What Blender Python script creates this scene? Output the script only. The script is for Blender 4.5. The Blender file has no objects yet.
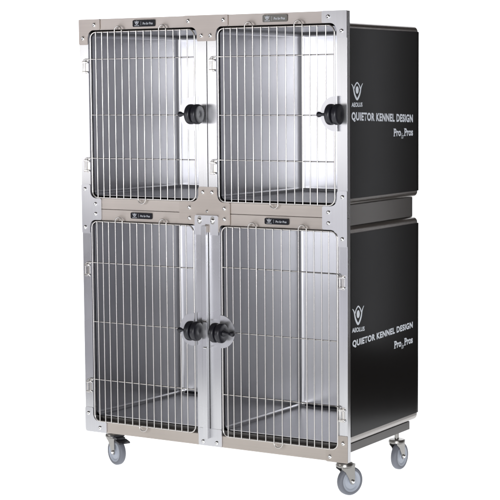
import bpy, bmesh, math, random
from mathutils import Vector, Matrix
random.seed(7)
sc = bpy.context.scene
C = sc.collection
PI = math.pi

# ------------------------------------------------------------------ camera
YAW, PITCH, ROLL = -0.55454, 0.09612, -0.007715
CAM = Vector((4.14119, -5.39741, 1.39183))
fwd = Vector((math.sin(YAW)*math.cos(PITCH), math.cos(YAW)*math.cos(PITCH), -math.sin(PITCH)))
rgt = Vector((math.cos(YAW), -math.sin(YAW), 0))
upv = rgt.cross(fwd)
r2 = math.cos(ROLL)*rgt + math.sin(ROLL)*upv
u2 = -math.sin(ROLL)*rgt + math.cos(ROLL)*upv
cd = bpy.data.cameras.new('camera')
cam = bpy.data.objects.new('camera', cd); C.objects.link(cam)
m3 = Matrix((r2, u2, -fwd)).transposed()
cam.matrix_world = Matrix.Translation(CAM) @ m3.to_4x4()
cd.sensor_width = 36; cd.lens = 36*1673.35/500
cd.clip_start = 0.05; cd.clip_end = 200
sc.camera = cam

# ------------------------------------------------------------------ world and lamps
w = bpy.data.worlds.new('World'); sc.world = w; w.use_nodes = True
bg = w.node_tree.nodes['Background']
bg.inputs[0].default_value = (0.13, 0.122, 0.115, 1); bg.inputs[1].default_value = 1.0

# gradient shaped to brighten lower posts and cage interiors: bright low front, dark elsewhere
nt = w.node_tree
tcw = nt.nodes.new('ShaderNodeTexCoord')
dt = nt.nodes.new('ShaderNodeVectorMath'); dt.operation = 'DOT_PRODUCT'; dt.inputs[1].default_value = (.12, -.60, -.78)
nt.links.new(tcw.outputs['Generated'], dt.inputs[0])
mr = nt.nodes.new('ShaderNodeMapRange'); mr.interpolation_type = 'SMOOTHSTEP'
mr.inputs['From Min'].default_value = .46; mr.inputs['From Max'].default_value = .76
nt.links.new(dt.outputs['Value'], mr.inputs['Value'])
mxw = nt.nodes.new('ShaderNodeMix'); mxw.data_type = 'RGBA'
mxw.inputs['A'].default_value = (.065, .058, .053, 1); mxw.inputs['B'].default_value = (2.35, 2.35, 2.6, 1)
nt.links.new(mr.outputs[0], mxw.inputs['Factor']); nt.links.new(mxw.outputs['Result'], bg.inputs[0])

def softbox(name, loc, target, sx, sy, power, col=(1, 1, 1)):
    l = bpy.data.lights.new(name, 'AREA'); l.shape = 'RECTANGLE'; l.size = sx; l.size_y = sy
    l.energy = power; l.color = col
    o = bpy.data.objects.new(name, l); C.objects.link(o)
    d = Vector(target)-Vector(loc)
    o.rotation_euler = d.to_track_quat('-Z', 'Y').to_euler(); o.location = loc
    return o
softbox('softbox_front', (-1.9, -3.4, 1.30), (0.3, 0, 1.25), 2.6, 1.0, 20.5, (1, .99, .98))
softbox('softbox_behind_camera', (5.3, -7.2, 1.55), (0.7, 0, 1.2), 4.2, 2.6, 400, (.98, .99, 1))
softbox('softbox_strip', (2.48, 2.6, 1.15), (1.2, 0.2, 1.05), 0.05, 2.3, 1.5, (.93, .95, 1))
sc.view_settings.view_transform = 'Standard'; sc.view_settings.look = 'None'
sc.cycles.sample_clamp_indirect = 3; sc.cycles.blur_glossy = 1.0
sc.view_settings.exposure = 0; sc.view_settings.gamma = 1

# ------------------------------------------------------------------ materials
def mat(name):
    m = bpy.data.materials.new(name); m.use_nodes = True
    return m, m.node_tree.nodes, m.node_tree.links, m.node_tree.nodes['Principled BSDF']

def steel(name, brush, col, rough=0.3, aniso=0.7, bump=0.012, var=0.10, tint_noise=True, dist=0.0004):
    """brushed steel: brush = axis (0,1,2) the scratches run along"""
    m, n, l, p = mat(name)
    p.inputs['Metallic'].default_value = 1
    tc = n.new('ShaderNodeTexCoord')
    mp = n.new('ShaderNodeMapping')
    s = [210, 210, 210]; s[brush] = 2.5
    mp.inputs['Scale'].default_value = s
    l.new(tc.outputs['Object'], mp.inputs[0])
    nz = n.new('ShaderNodeTexNoise'); nz.inputs['Scale'].default_value = 1; nz.inputs['Detail'].default_value = 3
    l.new(mp.outputs[0], nz.inputs['Vector'])
    # long soft smudges
    nb = n.new('ShaderNodeTexNoise'); nb.inputs['Scale'].default_value = 4.5; nb.inputs['Detail'].default_value = 4
    nb.inputs['Roughness'].default_value = 0.55
    l.new(tc.outputs['Object'], nb.inputs['Vector'])
    a = n.new('ShaderNodeMapRange'); a.inputs['From Min'].default_value = .3; a.inputs['From Max'].default_value = .7
    a.inputs['To Min'].default_value = rough-.025; a.inputs['To Max'].default_value = rough+.03
    l.new(nb.outputs['Fac'], a.inputs['Value'])
    if bump: l.new(a.outputs[0], p.inputs['Roughness'])
    else: p.inputs['Roughness'].default_value = rough
    mx = n.new('ShaderNodeMix'); mx.data_type = 'RGBA'
    mx.inputs['A'].default_value = tuple(c*(1-var) for c in col)+(1,)
    mx.inputs['B'].default_value = tuple(min(1, c*(1+var)) for c in col)+(1,)
    l.new(nz.outputs['Fac'], mx.inputs['Factor']); l.new(mx.outputs['Result'], p.inputs['Base Color'])
    bp = n.new('ShaderNodeBump'); bp.inputs['Strength'].default_value = bump; bp.inputs['Distance'].default_value = dist
    l.new(nz.outputs['Fac'], bp.inputs['Height'])
    if bump: l.new(bp.outputs[0], p.inputs['Normal'])
    if aniso:
        p.inputs['Anisotropic'].default_value = aniso
        # wide lobe across the scratches: tangent = surface normal x scratch direction
        g = n.new('ShaderNodeNewGeometry'); t = n.new('ShaderNodeVectorMath'); t.operation = 'CROSS_PRODUCT'
        ax = [.010, .013, .017]; ax[brush] = 1.0
        t.inputs[1].default_value = ax
        l.new(g.outputs['True Normal'], t.inputs[0]); l.new(t.outputs[0], p.inputs['Tangent'])
    return m

M = {}
ST = (.56, .55, .54)
M['steel_v'] = steel('steel_brushed_upright', 2, (.56, .56, .575), .27, .75, var=.05)
M['steel_h'] = steel('steel_brushed_level', 0, (.64, .585, .54), .52, .85, var=.06)
M['plate_h'] = steel('steel_plate_level', 0, (.63, .572, .525), .54, .85, var=.06)
M['plate_v'] = steel('steel_plate_upright', 2, (.57, .57, .59), .33, .6, var=.05)
M['shell'] = steel('steel_shell', 1, (.36, .34, .325), .26, .4, bump=0)
M['lining'] = steel('steel_lining', 2, (.545, .545, .565), .29, .6, bump=0, var=.06)
M['added_sheet'] = steel('steel_added_sheet', 1, (.78, .78, .81), .38, .4, bump=0, var=.05)
M['base'] = steel('steel_base', 2, (.22, .21, .20), .20, .3, bump=0)

M['plinth'] = steel('steel_plinth', 1, (.12, .115, .112), .3, .3, bump=.008)
m, n, l, p = mat('polished_wire'); M['wire'] = m
p.inputs['Metallic'].default_value = 1; p.inputs['Base Color'].default_value = (.62, .60, .58, 1); p.inputs['Roughness'].default_value = .22
m, n, l, p = mat('screw_steel'); M['screw'] = m
p.inputs['Metallic'].default_value = 1; p.inputs['Base Color'].default_value = (.80, .80, .80, 1); p.inputs['Roughness'].default_value = .14
m, n, l, p = mat('cast_zinc'); M['fork'] = m
p.inputs['Metallic'].default_value = 1; p.inputs['Base Color'].default_value = (.34, .33, .315, 1); p.inputs['Roughness'].default_value = .3

def plastic(name, col, rough, bump=.1, scale=300, coat=0, var=.06):
    m, n, l, p = mat(name)
    tc = n.new('ShaderNodeTexCoord'); nz = n.new('ShaderNodeTexNoise'); nz.inputs['Scale'].default_value = scale
    nz.inputs['Detail'].default_value = 3
    l.new(tc.outputs['Object'], nz.inputs['Vector'])
    bp = n.new('ShaderNodeBump'); bp.inputs['Strength'].default_value = bump; bp.inputs['Distance'].default_value = .0006
    l.new(nz.outputs['Fac'], bp.inputs['Height']); l.new(bp.outputs[0], p.inputs['Normal'])
    nb = n.new('ShaderNodeTexNoise'); nb.inputs['Scale'].default_value = 7; nb.inputs['Detail'].default_value = 5
    l.new(tc.outputs['Object'], nb.inputs['Vector'])
    a = n.new('ShaderNodeMapRange'); a.inputs['To Min'].default_value = rough-var; a.inputs['To Max'].default_value = rough+var
    l.new(nb.outputs['Fac'], a.inputs['Value']); l.new(a.outputs[0], p.inputs['Roughness'])
    p.inputs['Base Color'].default_value = (*col, 1)
    p.inputs['Coat Weight'].default_value = coat
    return m
M['black'] = plastic('black_vinyl', (.0035, .0034, .0035), .19, 0.0, 500, var=.015)
M['knob'] = plastic('knob_plastic', (.012, .012, .017), .34, .06, 200)
M['tyre'] = plastic('tyre_rubber', (.150, .158, .185), .5, .05, 200)
M['disc'] = plastic('wheel_plastic', (.38, .41, .47), .4, .04, 150)
M['badge'] = plastic('badge_black', (.010, .010, .014), .3, .02, 100)
M['badge_grey'] = plastic('badge_grey', (.13, .125, .115), .3, .02, 100)
M['black'].node_tree.nodes['Principled BSDF'].inputs['Specular IOR Level'].default_value = .22
for k_ in ('badge', 'badge_grey'): M[k_].node_tree.nodes['Principled BSDF'].inputs['Specular IOR Level'].default_value = .15
M['ink'] = plastic('white_print', (.78, .82, .88), .5, .02, 100)
M['ink_badge'] = plastic('badge_print', (.50, .52, .56), .5, .02, 100)

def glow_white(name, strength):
    # white surface with an added glow of its own, so no shadow shows
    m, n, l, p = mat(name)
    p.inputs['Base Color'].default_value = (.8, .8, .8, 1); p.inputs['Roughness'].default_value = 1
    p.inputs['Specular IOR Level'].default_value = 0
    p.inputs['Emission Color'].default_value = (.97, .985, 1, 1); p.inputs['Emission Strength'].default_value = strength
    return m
M['floor'] = glow_white('self_glowing_white', 1.05)

# ------------------------------------------------------------------ mesh helpers
def link(name, bm, m, parent=None, smooth=True, wn=True, angle=35):
    me = bpy.data.meshes.new(name)
    bmesh.ops.recalc_face_normals(bm, faces=bm.faces)
    bm.to_mesh(me); bm.free()
    return link_me(name, me, m, parent, smooth, wn, angle)
def link_me(name, me, m, parent=None, smooth=True, wn=True, angle=35):
    me.materials.append(m)
    o = bpy.data.objects.new(name, me); C.objects.link(o)
    if parent: o.parent = parent
    if smooth:
        me.shade_smooth()
        if hasattr(me, 'set_sharp_from_angle'): me.set_sharp_from_angle(angle=math.radians(angle))
        if wn:
            md = o.modifiers.new('wn', 'WEIGHTED_NORMAL'); md.weight = 100; md.keep_sharp = True
    return o

def empty(name, loc=(0, 0, 0), parent=None):
    o = bpy.data.objects.new(name, None); C.objects.link(o); o.location = loc
    o.empty_display_size = .1
    if parent: o.parent = parent
    return o

def box(bm, x0, x1, y0, y1, z0, z1, bev=.0, seg=2):
    r = bmesh.ops.create_cube(bm, size=1)
    vs = r['verts']
    for v in vs:
        v.co = Vector((x0 if v.co.x < 0 else x1, y0 if v.co.y < 0 else y1, z0 if v.co.z < 0 else z1))
    if bev:
        es = list({e for v in vs for e in v.link_edges})
        bmesh.ops.bevel(bm, geom=es, offset=bev, segments=seg, profile=.5, affect='EDGES')

def fillet2(pts, rad, seg=6):
    """2-D closed outline; rad = list of radii"""
    out = []
    n = len(pts)
    for i in range(n):
        p0, p1, p2 = Vector(pts[i-1]), Vector(pts[i]), Vector(pts[(i+1) % n])
        r = rad[i]
        if r <= 0: out.append(p1); continue
        a = (p0-p1); b = (p2-p1); la, lb = a.length, b.length
        a.normalize(); b.normalize()
        ang = a.angle(b)
        t = min(r/math.tan(ang/2), la*.49, lb*.49); rr = t*math.tan(ang/2)
        bis = (a+b).normalized(); c = p1+bis*(rr/math.sin(ang/2))
        s = p1+a*t-c; e = p1+b*t-c
        a0 = math.atan2(s.y, s.x); a1 = math.atan2(e.y, e.x)
        d = (a1-a0+PI) % (2*PI)-PI
        for k in range(seg+1):
            th = a0+d*k/seg
            out.append(c+Vector((math.cos(th), math.sin(th)))*rr)
    return out

def prism(bm, outline, f0, f1, bev=0):
    """outline 2-D; f0/f1 map (u,v)->3-D for the two faces"""
    a = [bm.verts.new(f0(p)) for p in outline]; b = [bm.verts.new(f1(p)) for p in outline]
    fa = bm.faces.new(a); fb = bm.faces.new(b)
    n = len(a)
    for i in range(n):
        bm.faces.new((a[i], a[(i+1) % n], b[(i+1) % n], b[i]))
    if bev:
        bmesh.ops.bevel(bm, geom=list(fa.edges), offset=bev, segments=2, profile=.5, affect='EDGES')

def tube(bm, path, r, seg=8, closed=False, caps=True):
    path = [Vector(p) for p in path]
    n = len(path); rings = []
    prev = None
    for i in range(n):
        if closed:
            t = (path[(i+1) % n]-path[i-1]).normalized()
        else:
            t = (path[min(i+1, n-1)]-path[max(i-1, 0)]).normalized()
        if prev is None:
            ref = Vector((0, 1, 0)) if abs(t.y) < .9 else Vector((1, 0, 0))
            u = t.cross(ref).normalized()
        else:
            u = (prev-t*prev.dot(t)).normalized()
        prev = u
        v = t.cross(u)
        rings.append([bm.verts.new(path[i]+(u*math.cos(2*PI*k/seg)+v*math.sin(2*PI*k/seg))*r) for k in range(seg)])
    m_ = n if closed else n-1
    for i in range(m_):
        A, B = rings[i], rings[(i+1) % n]
        for k in range(seg):
            bm.faces.new((A[k], A[(k+1) % seg], B[(k+1) % seg], B[k]))
    if caps and not closed:
        bm.faces.new(rings[0]); bm.faces.new(rings[-1])

def lathe(bm, prof, origin, axis, seg=32):
    """prof: list of (radius, distance along axis)"""
    axis = Vector(axis).normalized(); origin = Vector(origin)
    ref = Vector((0, 0, 1)) if abs(axis.z) < .9 else Vector((1, 0, 0))
    u = axis.cross(ref).normalized(); v = axis.cross(u)
    rings = []
    for r, h in prof:
        if r < 1e-6: rings.append([bm.verts.new(origin+axis*h)])
        else: rings.append([bm.verts.new(origin+axis*h+(u*math.cos(2*PI*k/seg)+v*math.sin(2*PI*k/seg))*r) for k in range(seg)])
    for A, B in zip(rings, rings[1:]):
        for k in range(seg):
            k2 = (k+1) % seg
            if len(A) == 1 and len(B) == 1: continue
            if len(A) == 1: bm.faces.new((A[0], B[k], B[k2]))
            elif len(B) == 1: bm.faces.new((A[k], A[k2], B[0]))
            else: bm.faces.new((A[k], A[k2], B[k2], B[k]))

def arc(cx, cz, r, a0, a1, n=8):
    return [(cx+r*math.cos(a0+(a1-a0)*k/n), cz+r*math.sin(a0+(a1-a0)*k/n)) for k in range(n+1)]

# ------------------------------------------------------------------ setting: white floor and backdrop with an added glow
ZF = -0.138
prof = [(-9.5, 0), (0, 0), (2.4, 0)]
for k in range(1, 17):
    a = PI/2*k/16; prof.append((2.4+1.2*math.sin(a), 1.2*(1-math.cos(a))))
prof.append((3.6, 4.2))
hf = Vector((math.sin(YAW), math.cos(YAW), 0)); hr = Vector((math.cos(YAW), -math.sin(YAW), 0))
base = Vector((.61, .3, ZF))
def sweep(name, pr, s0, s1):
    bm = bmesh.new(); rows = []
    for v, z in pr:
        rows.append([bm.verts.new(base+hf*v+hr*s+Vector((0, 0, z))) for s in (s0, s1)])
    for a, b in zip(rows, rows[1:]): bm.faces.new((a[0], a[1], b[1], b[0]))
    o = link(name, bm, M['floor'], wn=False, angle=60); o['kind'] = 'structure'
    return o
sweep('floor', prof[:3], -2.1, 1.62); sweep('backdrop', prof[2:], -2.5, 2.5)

# ------------------------------------------------------------------ the kennel
W, H, ZM = 1.22, 1.672, .914
root = empty('kennel_bank', (W/2, .3, ZF))
root['label'] = 'stainless steel four-door kennel bank with black side panels on grey-wheeled casters'
root['category'] = 'kennel'
K = empty  # shorthand
def part(name, bm, m, parent=None, **kw):
    o = link(name, bm, m, None, **kw)
    pr = parent or root
    o.parent = pr
    bpy.context.view_layer.update()
    o.matrix_parent_inverse = pr.matrix_world.inverted()
    return o
def part_me(name, me, m, parent=None, **kw):
    o = link_me(name, me, m, None, **kw); pr = parent or root
    o.parent = pr
    bpy.context.view_layer.update()
    o.matrix_parent_inverse = pr.matrix_world.inverted()
    return o

# frame posts and rails (angle section: front face and side return)
def post(x0, x1, z0, z1, m='steel_v'):
    bm = bmesh.new(); box(bm, x0, x1, 0, .023, z0, z1, .0012); return part('frame_post', bm, M[m])
def rail(x0, x1, z0, z1):
    bm = bmesh.new(); box(bm, x0, x1, .001, .023, z0, z1, .0012); return part('frame_rail', bm, M['steel_h'])
# upper frame
post(0, .044, .915, H); post(1.178, W, .915, H); post(.567, .6085, .957, 1.629); post(.6115, .653, .957, 1.629)
rail(.0441, 1.1779, 1.629, H); rail(.0441, 1.1779, .915, .957)
# lower frame
post(0, .040, 0, .913); post(1.180, W, 0, .913); post(.551, .6075, .045, .869); post(.6095, .662, .045, .869)
rail(.0401, 1.1799, .869, .913); rail(.0401, 1.1799, 0, .045)

SCREWHEADS = {}
def screw(x, z, parent, r=.0082):
    bm = bmesh.new()
    lathe(bm, [(r, 0), (r, .0012), (r*.93, .0024), (r*.66, .0044), (r*.56, .0048), (r*.5, .0035), (r*.3, .003), (0, .003)], (x, -.0032, z), (0, -1, 0), 20)
    return part('screw', bm, M['screw'], parent)

def plate(path, radii, screws, m, y0=-.0030, th=.0030, name='corner_plate'):
    bm = bmesh.new()
    ol = fillet2(path, radii, 8)
    prism(bm, ol, lambda p: (p[0], y0, p[1]), lambda p: (p[0], y0+th-.0002, p[1]), .0006)
    o = part(name, bm, M[m])
    for s in screws: screw(s[0], s[1], o)
    return o
r_ = .006
e = .0012
plate([(0, H), (.104, H), (.104, 1.629), (.044, 1.629), (.044, 1.571), (0, 1.571)], [r_*.5, r_, r_, .028, r_, r_],
      [(.077, 1.649), (.020, 1.597)], 'plate_h')
plate([(.507, H+e), (.708, H+e), (.708, 1.629), (.653, 1.629), (.653, 1.574), (.567, 1.574), (.567, 1.629), (.507, 1.629)],
      [r_, r_, r_, .030, r_, r_, .030, r_], [(.528, 1.652), (.688, 1.652), (.588, 1.595), (.629, 1.595)], 'plate_h')
plate([(W, H+e), (1.116, H+e), (1.116, 1.629), (1.178, 1.629), (1.178, 1.573), (W, 1.573)], [r_*.4, r_, r_, .028, r_, r_*.5],
      [(1.143, 1.651), (1.199, 1.598)], 'plate_v')
plate([(0, 1.013), (.044, 1.013), (.044, .957), (.098, .957), (.098, .870), (.040, .870), (.040, .814), (0, .814)],
      [r_, r_, .028, r_, r_, .028, r_, r_], [(.018, .993), (.070, .934), (.070, .894), (.017, .839)], 'plate_v')
plate([(.567, 1.016), (.653, 1.016), (.653, .957), (.711, .957), (.711, .870), (.662, .870), (.662, .840), (.551, .840), (.551, .870), (.477, .870), (.477, .957), (.567, .957)],
      [r_, r_, .030, r_, r_, .02, r_, r_, .02, r_, r_, .030], [(.588, .995), (.630, .995), (.525, .934), (.525, .893), (.686, .934), (.686, .893)], 'plate_h')
plate([(W, 1.015), (1.178, 1.015), (1.178, .957), (1.115, .957), (1.115, .870), (1.180, .870), (1.180, .808), (W, .808)],
      [r_*.5, r_, .028, r_, r_, .028, r_, r_*.5], [(1.201, .992), (1.142, .934), (1.142, .894), (1.200, .837)], 'plate_v')
plate([(0, 0), (0, .100), (.040, .100), (.040, .045), (.106, .045), (.106, 0)], [.012, r_, r_, .028, r_, r_], [(.017, .075), (.074, .019)], 'plate_v')
plate([(W, -e), (W, .101), (1.180, .101), (1.180, .045), (1.127, .045), (1.127, -e)], [r_*.5, r_*.5, r_, .028, r_, r_], [(1.201, .073), (1.145, .018)], 'plate_h')
plate([(.556, .001), (.556, .070), (.664, .070), (.664, .001)], [r_, r_, r_, r_], [(.578, .016), (.641, .016)], 'plate_v')

# bracket and centre bar between the lower doors
bm = bmesh.new()
ol = fillet2([(.551, .906), (.659, .906), (.659, .830), (.622, .830), (.622, .872), (.598, .872), (.598, .830), (.551, .830)], [r_, r_, .003, .001, .004, .004, .001, .003], 5)
prism(bm, ol, lambda p: (p[0], -.0075, p[1]), lambda p: (p[0], -.0032, p[1]), .0006)
br = part('bar_bracket', bm, M['plate_v'])
for sx in (.574, .634):
    bm = bmesh.new()
    o2 = fillet2([(sx-.009, .903), (sx+.009, .903), (sx+.009, .872), (sx-.009, .872)], [.0088]*4, 6)
    prism(bm, o2, lambda p: (p[0], -.0082, p[1]), lambda p: (p[0], -.0060, p[1]), .0003)
    part('slot', bm, M['fork'], br)
    bm = bmesh.new()
    lathe(bm, [(.0085, 0), (.0085, .002), (.006, .0045), (.004, .005), (0, .005)], (sx, -.0082, .886), (0, -1, 0), 20)
    part('screw', bm, M['screw'], br)
bm = bmesh.new(); lathe(bm, [(.005, 0), (.005, .002), (.003, .004), (0, .004)], (.606, -.003, .922), (0, -1, 0), 12)
part('rivet', bm, M['screw'], br)
bm = bmesh.new(); box(bm, .588, .610, -.020, -.0035, .032, .866, .0012)
bar = part('centre_bar', bm, M['steel_v'])
for z in (.495, .392):
    bm = bmesh.new(); lathe(bm, [(.0028, 0), (.0028, .020), (0, .021)], (.596, -.022, z), (1, -.3, 0), 10)
    part('pin', bm, M['screw'], bar)

# ---------------- cage bodies
def shell(x0, x1, z0, z1, R=.021):
    bm = bmesh.new()
    r = bmesh.ops.create_cube(bm, size=1)
    y0, y1 = .0235, .600
    for v in r['verts']:
        v.co = Vector((x0 if v.co.x < 0 else x1, y0 if v.co.y < 0 else y1, z0 if v.co.z < 0 else z1))
    ff = [f for f in bm.faces if abs(f.calc_center_median().y-y0) < 1e-5]
    bmesh.ops.delete(bm, geom=ff, context='FACES_ONLY')
    es = [ed for ed in bm.edges if not all(abs(v.co.y-y0) < 1e-5 for v in ed.verts)]
    bmesh.ops.bevel(bm, geom=es, offset=R, segments=6, profile=.5, affect='EDGES')
    return bm
def lining(xl0, xl1, xr0, xr1, z0, z1, yb=.585, R=.020, gap=False):
    """pressed inner box, open at the front; a little narrower at the back"""
    bm = bmesh.new(); r = bmesh.ops.create_cube(bm, size=1); y0 = .0235
    for v in r['verts']:
        L = v.co.x < 0; F = v.co.y < 0
        x = (xl0 if F else xl1) if L else (xr0 if F else xr1)
        v.co = Vector((x, y0 if F else yb, z0 if v.co.z < 0 else z1))
    ff = [f for f in bm.faces if abs(f.calc_center_median().y-y0) < 1e-5]
    bmesh.ops.delete(bm, geom=ff, context='FACES_ONLY')
    es = [ed for ed in bm.edges if not all(abs(v.co.y-y0) < 1e-5 for v in ed.verts)]
    bmesh.ops.bevel(bm, geom=es, offset=R, segments=6, profile=.5, affect='EDGES')
    return bm
cells = [  # outer x0,x1,z0,z1 ; lining xl0,xl1,xr0,xr1,z0,z1
    ((0.001, .6085, .960, 1.631), (.046, .082, .566, .560, .966, 1.618)),
    ((.6115, 1.219, .960, 1.631), (.656, .690, 1.176, 1.170, .966, 1.618)),
    ((0.001, .6075, .064, .881), (.042, .078, .550, .545, .0655, .862)),
    ((.6095, 1.219, .064, .881), (.664, .682, 1.178, 1.172, .0655, .862)),
]
for i, (a, b) in enumerate(cells):
    body = part('cage_body', shell(*a), M['shell'])
    ln = part('interior_lining', lining(*b), M['lining'], body)
    bm = bmesh.new(); box(bm, b[1]+.004, b[3]-.004, .0240, .566, b[4]+.0008, b[4]+.004, .0012)
    part('added_floor_sheet', bm, M['added_sheet'], body)  # paler sheet added over the lining to brighten the cage floor
    if i >= 2:  # plain dark strip along the foot of the back wall
        bm = bmesh.new(); box(bm, b[1]+.022, b[3]-.02, .5795, .5846, .0695, .0835, .002)
        part('dark_strip', bm, M['badge'], body)
# base channel between the tiers and plinth under the lower tier
bm = bmesh.new(); box(bm, .02, 1.200, .0235, .580, .8815, .9595, .002)
part('middle_channel', bm, M['base'])
bm = bmesh.new(); box(bm, .02, 1.206, .0235, .545, .030, .0635, .002)
part('plinth', bm, M['plinth'])

# ---------------- lettering
def text_mesh(s, bold=0., shear=0., spacing=1.):
    cu = bpy.data.curves.new('lettering', 'FONT'); cu.body = s; cu.size = 1; cu.offset = bold; cu.shear = shear
    cu.space_character = spacing; cu.resolution_u = 4
    o = bpy.data.objects.new('lettering', cu); C.objects.link(o)
    bpy.context.view_layer.update()
    me = bpy.data.meshes.new_from_object(o.evaluated_get(bpy.context.evaluated_depsgraph_get()))
    bpy.data.objects.remove(o); me.materials.clear()
    return me
def norm_me(me, u0, u1, v0, v1, f):
    xs = [v.co.x for v in me.vertices]; ys = [v.co.y for v in me.vertices]
    a, b, c, d = min(xs), max(xs), min(ys), max(ys)
    for v in me.vertices:
        s = (v.co.x-a)/(b-a); t = (v.co.y-c)/(d-c)
        v.co = Vector(f(u0+(u1-u0)*s, v0+(v1-v0)*t, s))
    return me
def ribbon(bm, pts, w, f):
    pts = [Vector(p) for p in pts]; n = len(pts); L = []; R = []
    for i, p in enumerate(pts):
        t = (pts[min(i+1, n-1)]-pts[max(i-1, 0)]).normalized(); nn = Vector((-t.y, t.x))
        ww = w(i/(n-1)) if callable(w) else w
        L.append(bm.verts.new(f(*(p+nn*ww/2)))); R.append(bm.verts.new(f(*(p-nn*ww/2))))
    for i in range(n-1): bm.faces.new((L[i], L[i+1], R[i+1], R[i]))
def smooth_pts(ctrl, n=8):
    out = []
    P = [ctrl[0]]+list(ctrl)+[ctrl[-1]]
    for i in range(1, len(P)-2):
        p0, p1, p2, p3 = [Vector(q) for q in P[i-1:i+3]]
        for k in range(n):
            t = k/n
            out.append(.5*((2*p1)+(p2-p0)*t+(2*p0-5*p1+4*p2-p3)*t*t+(3*p1-p0-3*p2+p3)*t**3))
    out.append(Vector(ctrl[-1])); return out
def emblem(f, u0, u1, v0, v1):
    bm = bmesh.new()
    A = u1-u0; B = v1-v0
    # work in a square unit space, aspect folded in by g
    g = lambda x, y: f(u0+A*x, v0+B*y)
    ribbon(bm, smooth_pts([(.0, .90), (.10, .80), (.17, .66), (.24, .40), (.36, .17), (.50, .03), (.64, .17), (.76, .40), (.83, .66), (.90, .80), (1., .94)]), lambda t: .035+.09*math.sin(PI*t), g)
    ribbon(bm, smooth_pts([(.22, .62), (.30, .80), (.40, .92), (.50, .98), (.60, .92), (.70, .80), (.78, .62)]), .075, g)
    vs = [bm.verts.new(g(.5+.135*math.cos(2*PI*k/20), .56+.215*math.sin(2*PI*k/20))) for k in range(20)]
    bm.faces.new(vs)
    return bm

def fy(y):  # front of badge
    return lambda u, v, s=0: (u, y, v)
def badge(x0, x1, z0, z1, m, slope=0.0):
    bm = bmesh.new()
    ol = fillet2([(x0, z0), (x1, z0), (x1, z1), (x0, z1)], [.004]*4, 5)
    prism(bm, ol, lambda p: (p[0], -.0035, p[1]), lambda p: (p[0], -.0002, p[1]), .0005)
    b = part('name_badge', bm, M[m])
    w_ = x1-x0; h_ = z1-z0
    f = fy(-.0038)
    part('emblem', emblem(f, x0+.08*w_, x0+.30*w_, z0+.34*h_, z0+.88*h_), M['ink_badge'], b, smooth=False)
    part_me('lettering', norm_me(text_mesh('AEOLUS', .02), x0+.08*w_, x0+.30*w_, z0+.12*h_, z0+.26*h_, f), M['ink_badge'], b, smooth=False)
    bm = bmesh.new(); ribbon(bm, [(x0+.38*w_, z0+.2*h_), (x0+.38*w_, z0+.8*h_)], .0008, f)
    part('divider_line', bm, M['ink_badge'], b, smooth=False)
    part_me('lettering', norm_me(text_mesh('Pro for Pros', .012, .25), x0+.46*w_, x0+.92*w_, z0+.30*h_, z0+.66*h_, f), M['ink_badge'], b, smooth=False)
badge(.266, .371, 1.6365, 1.6625, 'badge')
badge(.863, .969, 1.6385, 1.6650, 'badge_grey')
badge(.243, .345, .8815, .9055, 'badge')
badge(.866, .971, .8815, .9045, 'badge')

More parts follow.
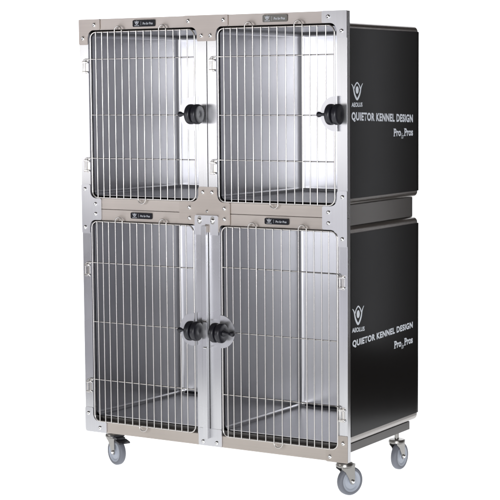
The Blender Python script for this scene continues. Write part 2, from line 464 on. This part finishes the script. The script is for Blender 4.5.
# ---------------- black side panels with print
def side_panel(z0, z1, emb, aeo, big, pro):
    XS = W+.0015
    bm = bmesh.new()
    ol = fillet2([(.0245, z0), (.600, z0), (.600, z1), (.0245, z1)], [0.002, .012, .016, 0.002], 6)
    # very slightly bowed sheet, wrapping round the rear corner
    def F(off):
        def g(p):
            y = p[0]; x = XS-off
            if y > .586: x -= (y-.586)**2/.028
            return (x, y, p[1])
        return g
    ys = [.0245+.5755*k/40 for k in range(41)]
    # grid sheet with rounded rear corners
    def zr(y):
        r0 = .014; d = y-(.600-r0)
        c = r0-math.sqrt(max(0, r0*r0-d*d)) if d > 0 else 0
        return z0+c*.8, z1-c
    nz = 12; rows = []
    ys += [.592, .596, .598, .5995]; ys = sorted(set(ys))
    for off in (0, .0022):
        rr = []
        for y in ys:
            a, b = zr(y)
            rr.append([bm.verts.new(F(off)((y, a+(b-a)*k/nz))) for k in range(nz+1)])
        rows.append(rr)
    for rr in rows:
        for i in range(len(ys)-1):
            for k in range(nz): bm.faces.new((rr[i][k], rr[i+1][k], rr[i+1][k+1], rr[i][k+1]))
    A, B = rows; n = len(ys)
    for i in range(n-1):
        bm.faces.new((A[i][0], A[i+1][0], B[i+1][0], B[i][0])); bm.faces.new((A[i][nz], A[i+1][nz], B[i+1][nz], B[i][nz]))
    for k in range(nz):
        bm.faces.new((A[0][k], A[0][k+1], B[0][k+1], B[0][k])); bm.faces.new((A[-1][k], A[-1][k+1], B[-1][k+1], B[-1][k]))
    p = part('side_panel', bm, M['black'], wn=False)
    XT = XS+.0006
    fs = lambda u, v, s=0: (XT, u, v)
    part('emblem', emblem(fs, *emb), M['ink'], p, smooth=False)
    def tilt(dz): return lambda u, v, s: (XT, u, v+dz*s)
    part_me('lettering', norm_me(text_mesh('AEOLUS', .03), *aeo[:4], tilt(aeo[4])), M['ink'], p, smooth=False)
    part_me('lettering', norm_me(text_mesh('QUIETOR KENNEL DESIGN', .042, 0, 1.12), *big[:4], tilt(big[4])), M['ink'], p, smooth=False)
    # "Pro for Pros": serif capitals with a small slanted "for"
    u0, u1, v0, v1, dz = pro
    L = u1-u0
    def word(s, a, b, z_0, z_1, bold, sh=0):
        da = dz*a
        me = norm_me(text_mesh(s, bold, sh), u0+L*a, u0+L*b, z_0, z_1, lambda u, v, t: (XT, u, v+da+dz*(b-a)*t))
        if s[0] == 'P':   # slab serifs on the capital's stem
            bm = bmesh.new(); bm.from_mesh(me); q = u0+L*a; fx = lambda u, v: (XT+.0002, u, v+da)
            ribbon(bm, [(q-.0035, z_0+.0013), (q+.0105, z_0+.0013)], .0026, fx)
            ribbon(bm, [(q-.0035, z_1-.0013), (q+.004, z_1-.0013)], .0026, fx)
            bm.to_mesh(me); bm.free()
        part_me('lettering', me, M['ink'], p, smooth=False)
    word('Pro', 0, .37, v0, v1, .032)
    word('for', .38, .53, v0-.010, v1-.018, -.004, .5)
    word('Pros', .55, 1, v0, v1, .032)
    return p
sp = side_panel(.985, 1.609, (.030, .117, 1.348, 1.412), (.030, .115, 1.322, 1.338, 0), (.030, .536, 1.268, 1.304, -.018), (.372, .537, 1.205, 1.235, -.002))
sp['label'] = 'glossy black upper side panel with white print'
sp = side_panel(.094, .857, (.034, .124, .512, .582), (.030, .130, .487, .504, -.005), (.034, .538, .428, .457, .010), (.378, .538, .380, .409, .001))
sp['label'] = 'glossy black lower side panel with white print'

# ---------------- doors
def door(xs, z0, z1, hz, hoops_top, hoops_bot, hinge, top_z, bot_z, knob, latch_c):
    yf, yv, yh = -.0045, -.0095, -.0035
    rW, rF = .0023, .0031
    bm = bmesh.new()
    x0, x1 = xs[0], xs[-1]
    # frame loop
    ol = fillet2([(x0, z0), (x1, z0), (x1, z1), (x0, z1)], [.026]*4, 8)
    tube(bm, [(p.x, yf, p.y) for p in ol], rF, 8, closed=True)
    ht = {i: 1 for i in hoops_top}; hb = {i: 1 for i in hoops_bot}
    used = set()
    # upright wires; pairs joined by a hoop over the top or bottom
    for i in hoops_top:
        a, b = xs[i], xs[i+1]; r = (b-a)/2
        zz0 = z0-.001
        path = [(a, yv, zz0), (a, yv, (z0+z1)/2), (a, yv, top_z-r)]+[(q[0], yv, q[1]) for q in arc((a+b)/2, top_z-r, r, PI, 0, 12)]+[(b, yv, (z0+z1)/2), (b, yv, zz0)]
        tube(bm, path, rW, 8); used |= {i, i+1}
    for i in hoops_bot:
        a, b = xs[i], xs[i+1]; r = (b-a)/2
        path = [(a, yv, z1+.001), (a, yv, (z0+z1)/2), (a, yv, bot_z+r)]+[(q[0], yv, q[1]) for q in arc((a+b)/2, bot_z+r, r, PI, 2*PI, 12)]+[(b, yv, (z0+z1)/2), (b, yv, z1+.001)]
        tube(bm, path, rW, 8); used |= {i, i+1}
    for i in range(1, len(xs)-1):
        if i in used: continue
        tube(bm, [(xs[i], yv, z0-.001), (xs[i], yv, (z0+z1)/2), (xs[i], yv, z1+.001)], rW, 8)
    # level wires; the first and last run out to the hinge and turn down
    s = -1 if hinge == 'L' else 1
    xh = {'L': x0-.033, 'R': x1+.012}[hinge]
    for k, z in enumerate(hz):
        a, b = x0, x1
        if k == 1:
            tube(bm, [(a, yh, z), ((a+b)/2, yh, z), (b, yh, z)], rW, 8)
        else:
            st = b if hinge == 'L' else a
            path = [(st, yh, z), ((a+b)/2, yh, z), (xh-s*.022, yh, z), (xh-s*.018, yh-.004, z)]
            path += [(xh-s*.010, -.009, z-.0005), (xh-s*.004, -.009, z-.003), (xh, -.009, z-.009), (xh, -.009, z-.055)]
            tube(bm, path, rW*1.1, 8)
    d = part('cage_door', bm, M['wire'], wn=False, angle=60)
    # hinges: small strap with two curled knuckles round the bent wire
    for k in (0, 2):
        z = hz[k]; bm = bmesh.new()
        sx = 1 if hinge == 'L' else 1
        cx = xh+.010
        box(bm, cx-.0045, cx+.0055, -.0025, -.0003, z-.060, z-.004, .0004)
        for zz in (z-.012, z-.052):
            box(bm, xh-.004, cx+.004, -.0125, -.0008, zz-.0045, zz+.0045, .0014)
        h_ = part('hinge', bm, M['wire'], d)
        for zz in (z-.013, z-.052):
            bm = bmesh.new(); lathe(bm, [(.0045, 0), (.0045, .002), (.0025, .0045), (0, .005)], (cx+.006, -.0025, zz), (0, -1, 0), 12)
            part('rivet', bm, M['screw'], d)
    # half-round latch plate
    lc, lz, lr, ls = latch_c
    bm = bmesh.new()
    a0, a1 = (PI/2, 3*PI/2) if ls < 0 else (-PI/2, PI/2)
    ol = [(lc-ls*.004, lz+(-lr if ls > 0 else lr))]+arc(lc, lz, lr, a0, a1, 28)+[(lc-ls*.004, lz+(lr if ls > 0 else -lr))]
    prism(bm, [Vector(p) for p in ol], lambda p: (p[0], -.0150, p[1]), lambda p: (p[0], -.0122, p[1]), .0005)
    part('latch_plate', bm, M['plate_v'], d)
    # two-part spool knob on a rod, axis level
    kx, kz = knob; ky = -.046; R = .0385
    ks = ls  # stem goes to the side of the latch plate
    t = .023; g = .0025
    bm = bmesh.new()
    def disc(a, b, inner_first):
        return
    pr = []
    for a_, b_ in ((-g-t, -g), (g, g+t)):
        q = [(R-.0075, a_), (R-.0045, a_+.0007), (R-.0018, a_+.0026), (R-.0004, a_+.0055), (R, a_+.0085), (R, b_-.0085), (R-.0004, b_-.0055), (R-.0018, b_-.0026), (R-.0045, b_-.0007), (R-.0075, b_)]
        pr += [(0, a_)]*(a_ < 0)+q+([(.022, -g), (.022, g)] if a_ < 0 else [(.010, b_), (.008, b_-.0008), (0, b_-.0008)])
    lathe(bm, pr, (kx, ky, kz), (1, 0, 0), 40)
    kn = part('latch_knob', bm, M['knob'], d, wn=False, angle=50)
    bm = bmesh.new()
    st = g+t-.001
    lathe(bm, [(0, st), (.0125, st), (.010, st+.006), (.0060, st+.016), (.0052, st+.024), (.0065, st+.030), (.0100, st+.036), (.0105, st+.042), (.0085, st+.046), (0, st+.047)], (kx, ky, kz), (ks, 0, 0), 24)
    part('latch_stem', bm, M['knob'], d, wn=False)
    return d
UL = [0.0577, 0.088, 0.1181, 0.1476, 0.1811, 0.2155, 0.2497, 0.2853, 0.3206, 0.3573, 0.3938, 0.427, 0.4616, 0.4929, 0.5271, 0.5567]
UR = [0.6635, 0.6935, 0.7235, 0.7535, 0.7868, 0.8225, 0.8584, 0.894, 0.929, 0.9658, 1.0023, 1.0371, 1.069, 1.0996, 1.1367, 1.1700]
LL = [0.0507, 0.0798, 0.1081, 0.1373, 0.1709, 0.2058, 0.2432, 0.2765, 0.3134, 0.349, 0.3844, 0.4181, 0.4511, 0.4814, 0.511, 0.5435]
LR = [0.6727, 0.6984, 0.7258, 0.7592, 0.7959, 0.8319, 0.8687, 0.9052, 0.9425, 0.9796, 1.0165, 1.0511, 1.0832, 1.1156, 1.1464, 1.1795]
door(UL, .961, 1.620, (1.514, 1.292, 1.119), (4, 10), (7,), 'L', 1.641, .942, (.580, 1.296), (.556, 1.298, .066, -1))
door(UR, .961, 1.620, (1.514, 1.292, 1.121), (4, 10), (7,), 'L', 1.641, .942, (1.192, 1.296), (1.180, 1.298, .065, -1))
door(LL, .047, .864, (.697, .456, .219), (4, 10), (7,), 'L', .884, .028, (.566, .458), (.545, .458, .064, -1))
door(LR, .047, .864, (.708, .456, .212), (4, 10), (7,), 'R', .884, .028, (.680, .458), (.672, .458, .064, 1))

# ---------------- casters
def caster(stem, ang, brake, zt):
    """stem (x,y); ang = direction the wheel trails; zt = underside of the frame"""
    sx, sy = stem; zc = ZF+.0545; R = .0545
    t = Vector((math.cos(ang), math.sin(ang), 0)); n = Vector((t.y, -t.x, 0))
    wc = Vector((sx, sy, zc))+t*.024
    S = Vector((sx, sy, 0))
    top = zt
    bm = bmesh.new()
    # round swivel housing under a small top plate
    ztop = ZF+.124
    lathe(bm, [(0, ztop+.006), (.020, ztop+.006), (.030, ztop+.003), (.033, ztop-.003), (.033, ztop-.010), (.027, ztop-.014), (0, ztop-.014)], S, (0, 0, 1), 28)
    # two fork legs tapering to the axle
    for s in (-1, 1):
        o_ = n*s*.0165
        def P(a, z, k): return wc+t*a+Vector((0, 0, z-zc))+o_+n*s*k
        zt_ = ztop-.006
        outl = [(-.052, zt_), (.012, zt_), (.010, zt_-.016), (.011, zc+.012), (.010, zc-.004), (.004, zc-.011), (-.004, zc-.011), (-.011, zc-.004), (-.018, zc+.014), (-.034, zt_-.024), (-.050, zt_-.012)]
        a = [bm.verts.new(P(p[0], p[1], 0)) for p in outl]; b = [bm.verts.new(P(p[0], p[1], .0026)) for p in outl]
        bm.faces.new(a); bm.faces.new(b)
        for i in range(len(a)): bm.faces.new((a[i], a[(i+1) % len(a)], b[(i+1) % len(a)], b[i]))
    # crown joining the legs
    cr = [wc+t*a+n*b+Vector((0, 0, ztop-.006-zc)) for a, b in ((-.052, -.019), (.012, -.019), (.012, .019), (-.052, .019))]
    lo = [bm.verts.new(v) for v in cr]; hi = [bm.verts.new(v+Vector((0, 0, .004))) for v in cr]
    bm.faces.new(lo); bm.faces.new(hi)
    for i in range(4): bm.faces.new((lo[i], lo[(i+1) % 4], hi[(i+1) % 4], hi[i]))
    c = part('caster', bm, M['fork'], angle=40)
    bm = bmesh.new(); lathe(bm, [(0, 0), (.009, 0), (.009, top-ztop-.004), (0, top-ztop-.004)], (sx, sy, ztop+.004), (0, 0, 1), 16)
    part('stem', bm, M['fork'], c)
    bm = bmesh.new()
    prof = [(.040, -.0125), (.047, -.0135), (.051, -.0120), (R-.0006, -.0075), (R, 0), (R-.0006, .0075), (.051, .0120), (.047, .0135), (.040, .0125)]
    lathe(bm, prof, wc, n, 48)
    part('tyre', bm, M['tyre'], c, wn=False, angle=70)
    bm = bmesh.new()
    hp = [(0, .0145), (.012, .0145), (.013, .0105), (.030, .0095), (.033, .0115), (.0405, .0128), (.0408, .011)]
    lathe(bm, [(r, -h) for r, h in hp]+[(r, h) for r, h in reversed(hp)], wc, n, 48)
    part('wheel_disc', bm, M['disc'], c, wn=False)
    for s in (-1, 1):
        bm = bmesh.new(); lathe(bm, [(.0078, .018), (.0078, .0225), (.006, .0250), (.003, .0262), (0, .0262)], wc, n*s, 12)
        part('axle_bolt', bm, M['screw'], c)
    if brake:
        bm = bmesh.new()
        def Q(a, b, z): return wc+t*a+n*b+Vector((0, 0, z-zc))
        def slab(a0, a1, b, z0, z1, th):
            pts = []
            for (a, z) in ((a0, z0), (a1, z1)):
                for bb in (-b, b):
                    for k in (0, th): pts.append(bm.verts.new(Q(a, bb, z+k)))
            f = [(0, 1, 3, 2), (4, 5, 7, 6), (0, 1, 5, 4), (2, 3, 7, 6), (0, 2, 6, 4), (1, 3, 7, 5)]
            for q in f: bm.faces.new([pts[i] for i in q])
        slab(-.006, .034, .020, ztop-.012, ztop-.016, .009)
        slab(.030, .062, .026, ztop-.020, ztop-.028, .006)
        slab(.058, .082, .012, ztop-.026, ztop-.022, .005)
        slab(-.02, .02, .026, ztop-.004, ztop-.006, .006)
        part('brake_pedal', bm, M['knob'], c, smooth=False)
    return c
caster((.098, .055), math.atan2(-.37, .92), True, -.0002)
caster((1.180, .048), math.atan2(.91, .41), False, -.0002)
caster((1.158, .525), math.atan2(.999, .03), False, .0295)
caster((.055, .545), math.atan2(1, 0), False, .0295)
